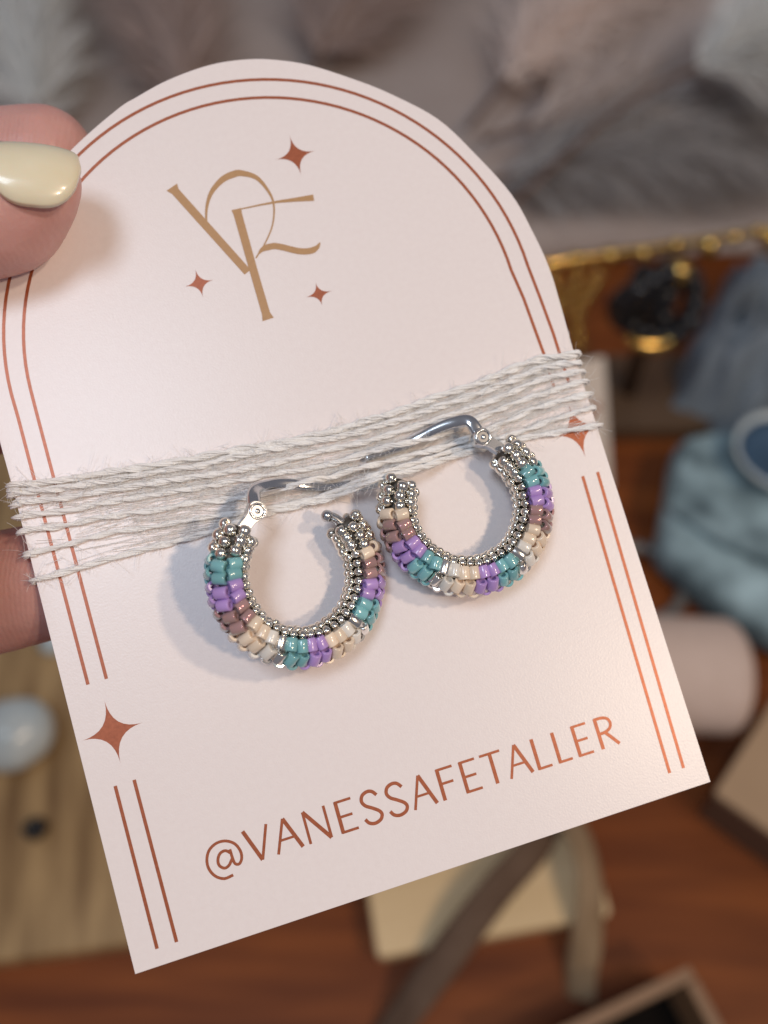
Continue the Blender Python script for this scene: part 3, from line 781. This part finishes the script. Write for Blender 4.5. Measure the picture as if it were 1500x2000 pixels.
# shallow pale bowl with dark blue inside standing on the pouch
bo = empty('small_bowl', T(206, 296, 37.6)); tag(bo, 'small pale blue bowl with dark blue inside on the teal pouch', 'bowl')
V, F = lathe([(8, 0), (20, 4), (26, 13), (26.5, 15), (24.5, 15), (23.5, 13), (18, 5.2), (8, 1.8)], 40); link('shell', mesh('bowl_shell', scale_mm(V), F, M['pebble'], True), bo)
V, F = lathe([(0.1, 2.0), (8, 2.0), (18, 5.6), (22.8, 12.6), (17, 8.2), (0.1, 6.0)], 40); link('glaze', mesh('bowl_glaze', scale_mm(V), F, M['blue_cloth'], True), bo)
cloth('folded_cloth', 'dark blue crumpled cloth at the picture edge past the gold rod', 315, 410, 20, 150, 130, 70, M['blue_cloth'], 8.0, 3.0)
cloth('folded_cloth', 'slate grey folded cloth between gold rod and teal pouch', 222, 405, 62, 130, 62, 60, M['grey_cloth'], 5.0, 2.5)

# small cream sign card, leaning
sg = empty('sign_card', T(104, 304, 0.2, 15)); tag(sg, 'small cream card leaning below the gold rod', 'card')
Lm = Matrix.Rotation(math.radians(-34), 4, 'X')
V, F = prism(roundrect(52, 76, 1.5), -0.4, 0.4); 
so = link('board', mesh('sign_board', scale_mm([Vector((v.x, v.z, v.y + 38)) for v in V]), F, M['signcard']), sg, Lm)
for z, wd, hh in ((49, 30, 5), (43, 24, 3)):
    V, F = prism(roundrect(wd, hh, 1.2), 0.42, 0.5)
    link('printed_band', mesh('printed_band', scale_mm([Vector((v.x + 6, -v.z, v.y + z)) for v in V]), F, M['rust']), so)

# gold jewellery stand: base, post, rod
js = empty('jewellery_stand', T(146, 376, 0.2, 0)); tag(js, 'jewellery stand with gold rod on a dark wooden post', 'jewellery stand')
V, F = prism(roundrect(90, 60, 6), 0, 10, 1); link('base', mesh('stand_base', scale_mm(V), F, M['post']), js)
V, F = tube_data([Vector((0, 0, 10)), Vector((0, 0, 60)), Vector((0, -2, 95)), Vector((0, -5, 119))], 5.0, 16); link('post', mesh('stand_post', scale_mm(V), F, M['post'], True), js)
rod = [Vector((-76, -21, 121)), Vector((0, -5, 121.5)), Vector((60, 7, 122)), Vector((110, 17, 122.5))]

V, F = tube_data(resample(catmull(rod, 10), 4), 2.3, 14); link('rod', mesh('stand_rod', scale_mm(V), F, M['gold'], True), js)
rg2 = random.Random(4)
for q, s, r in ((0.03, 0, 3.6), (0.10, 1, 4.2), (0.18, 0, 4.6), (0.25, -2, 3.8), (0.33, 1, 3.4), (0.42, -3, 5.2), (0.49, 0, 3.6), (0.55, 2, 3.2), (0.60, -4, 5.6), (0.68, 0, 3.6), (0.76, 1, 3.4), (0.86, 2, 4.8)):
    p = catmull(rod, 40)[int(q * 120)]
    V, F = ball((0, 0, 0), r, 16, 10)
    link('sparkle_ball', mesh('stand_sparkle_ball', scale_mm(V), F, M['gold'], True), js, Matrix.Translation((p + Vector((0, -1, s))) * MM))  # gold balls added along the rod to make blurred sparkles

# things hanging on the rod
br = empty('bracelet', T(138, 353, 84)); tag(br, 'black beaded bracelet with gold crescent hanging from the gold rod', 'bracelet', None)
for k in range(16):
    a = 2 * math.pi * k / 16
    V, F = ball((0, 0, 0), 6.3 + rg2.uniform(-.6, .6), 16, 10)
    link('bead', mesh('bracelet_bead', scale_mm(V), F, M['gold'] if k in (3,) else M['black'], True), br, Matrix.Translation(Vector((19 * math.cos(a), 5 * math.sin(2 * a), 14 + 20 * math.sin(a))) * MM))
for k in range(16):
    V, F = ball((0, 0, 0), 6.5, 14, 8)
    link('bead', mesh('bracelet_bead', scale_mm(V), F, M['black'], True), br, Matrix.Translation(Vector((rg2.uniform(-10, 10), rg2.uniform(2, 8), 15 + rg2.uniform(-13, 15))) * MM))
cr = [Vector((13 * math.cos(math.radians(a)), -8, 2 + 8 * math.sin(math.radians(a)))) for a in range(190, 351, 10)]
V, F = tube_data(cr, lambda t: 0.6 + 3.0 * math.sin(math.pi * t), 12); link('crescent', mesh('crescent', scale_mm(V), F, M['gold'], True), br)

nk = empty('gold_chain', T(80, 352, 66)); tag(nk, 'gold chain hanging from the rod against the card edge', 'chain')
lk, lf = lathe([(3.4 + 1.1 * math.cos(a), 1.1 * math.sin(a)) for a in [2 * math.pi * k / 8 for k in range(8)]], 14)
lkm = mesh('chain_link', scale_mm(lk), lf, M['gold'], True)
for s in range(3):
    for k in range(11):
        z = 52 - 4.6 * k; x = s * 9.5 + 3 * math.sin(k * .5 + s) + 2
        link('chain_link', lkm, nk, Matrix.Translation(Vector((x, -1.5 + 3 * (s % 2), z)) * MM) @ Matrix.Rotation(math.radians(90), 4, 'X') @ Matrix.Rotation(math.radians(90 * (k % 2)), 4, 'Y'))

# grey glass ring on the table
V, F = lathe([(22 + 3.4 * math.cos(a), 4 + 3.4 * math.sin(a)) for a in [2 * math.pi * k / 12 for k in range(12)]], 40)
gr = link('glass_ring', mesh('glass_ring', scale_mm(V), F, M['glass'], True)); gr.matrix_world = T(134, 246, 0.3)
tag(gr, 'grey glass ring lying on the red brown table', 'ring')

# ------------------------------------------------------------------ wool throw and dried plumes at the back
nx, ny = 60, 40; V, F = [], []
for j in range(ny + 1):
    for i in range(nx + 1):
        u, v = i / nx, j / ny
        x = -650 + 1300 * u; y = 500 + 560 * v + 18 * noise.noise(Vector((u * 5, 0, 2)))
        z = 6 + 26 * (noise.noise(Vector((u * 6, v * 5, 0))) * .5 + .5) + 70 * v * v + 14 * noise.noise(Vector((u * 13, v * 4, 7)))
        if j == 0: z = 4
        V.append(Vector((x, y, max(z, 3))))
for j in range(ny):
    for i in range(nx):
        a = j * (nx + 1) + i; F.append((a, a + 1, a + 2 + nx, a + nx + 1))
th_ = link('wool_throw', mesh('wool_throw', scale_mm(V), F, M['blanket'], True)); th_.location = (0, 0, 0.0005)
so = th_.modifiers.new('s', 'SOLIDIFY'); so.thickness = 0.002; so.offset = -1
tag(th_, 'taupe grey wool throw spread over the back of the table', 'throw')

def plume(label, p0, p1, width, count, m, seed, tmin=0.12, lift=20):
    rg = random.Random(seed)
    root = empty('dried_plume', Matrix.Translation(Vector(p0) * MM)); tag(root, label, 'plume', 'dried plumes lying at the back')
    A, B = Vector((0, 0, 0)), Vector(p1) - Vector(p0)
    mid = A.lerp(B, .5) + Vector((rg.uniform(-20, 20), rg.uniform(-20, 20), lift))
    path = catmull([A, mid, B], 16); n = len(path)
    V, F = tube_data(path, lambda t: 2.6 - 1.8 * t, 8); link('stem', mesh('plume_stem', scale_mm(V), F, M['stem'], True), root)
    V, F = [], []; D = (B - A).normalized()
    for h in range(count):
        t = rg.uniform(tmin, 1.0); p = path[min(int(t * (n - 1)), n - 1)]
        side = Vector((rg.gauss(0, 1), rg.gauss(0, 1), rg.gauss(0, .7))); side -= D * side.dot(D); side.normalize()
        L = width * (0.35 + 0.65 * math.sin(math.pi * min(1, .15 + t * .8))) * rg.uniform(.5, 1.15)
        d = (D * rg.uniform(0.5, 1.5) + side).normalized(); g = Vector((rg.gauss(0, .25), rg.gauss(0, .25), -0.35 + rg.gauss(0, .2)))
        wd = rg.uniform(0.5, 1.1); q = d.cross(Vector((rg.gauss(0, 1), rg.gauss(0, 1), rg.gauss(0, 1)))).normalized() * wd
        b = len(V)
        for k in range(4):
            u = k / 3; c = p + d * (L * u) + g * (L * u * u * .5); c.z = max(c.z, 6 - p0[2])
            if k < 3: V += [c + q * (1 - u), c - q * (1 - u)]
            else: V.append(c)
        F += [(b, b + 1, b + 3, b + 2), (b + 2, b + 3, b + 5, b + 4), (b + 4, b + 5, b + 6)]
    link('filaments', mesh('plume_filaments', scale_mm(V), F, m), root)
plume('white dried plume at the far corner with bright tips', (70, 505, 30), (300, 560, 135), 75, 5500, M['plume2'], 1, 0.62)
plume('brownish grey plume with long slanting stem near the middle', (60, 600, 40), (330, 1010, 110), 110, 6000, M['plume'], 2)
plume('dark grey plume low behind the gold rod', (60, 545, 30), (330, 580, 40), 80, 5000, M['plume4'], 3)
plume('grey plume lying between the white one and the gold rod', (70, 585, 40), (420, 690, 60), 100, 6000, M['plume'], 4)
plume('brown plume at the top behind the card arch', (-60, 640, 40), (60, 1000, 120), 110, 6000, M['plume3'], 5)
plume('pale grey plume above the fingers', (-230, 560, 40), (-360, 900, 110), 90, 6000, M['plume2'], 6)
plume('taupe plume behind the forefinger', (-130, 590, 40), (-220, 940, 110), 90, 5000, M['plume3'], 7)
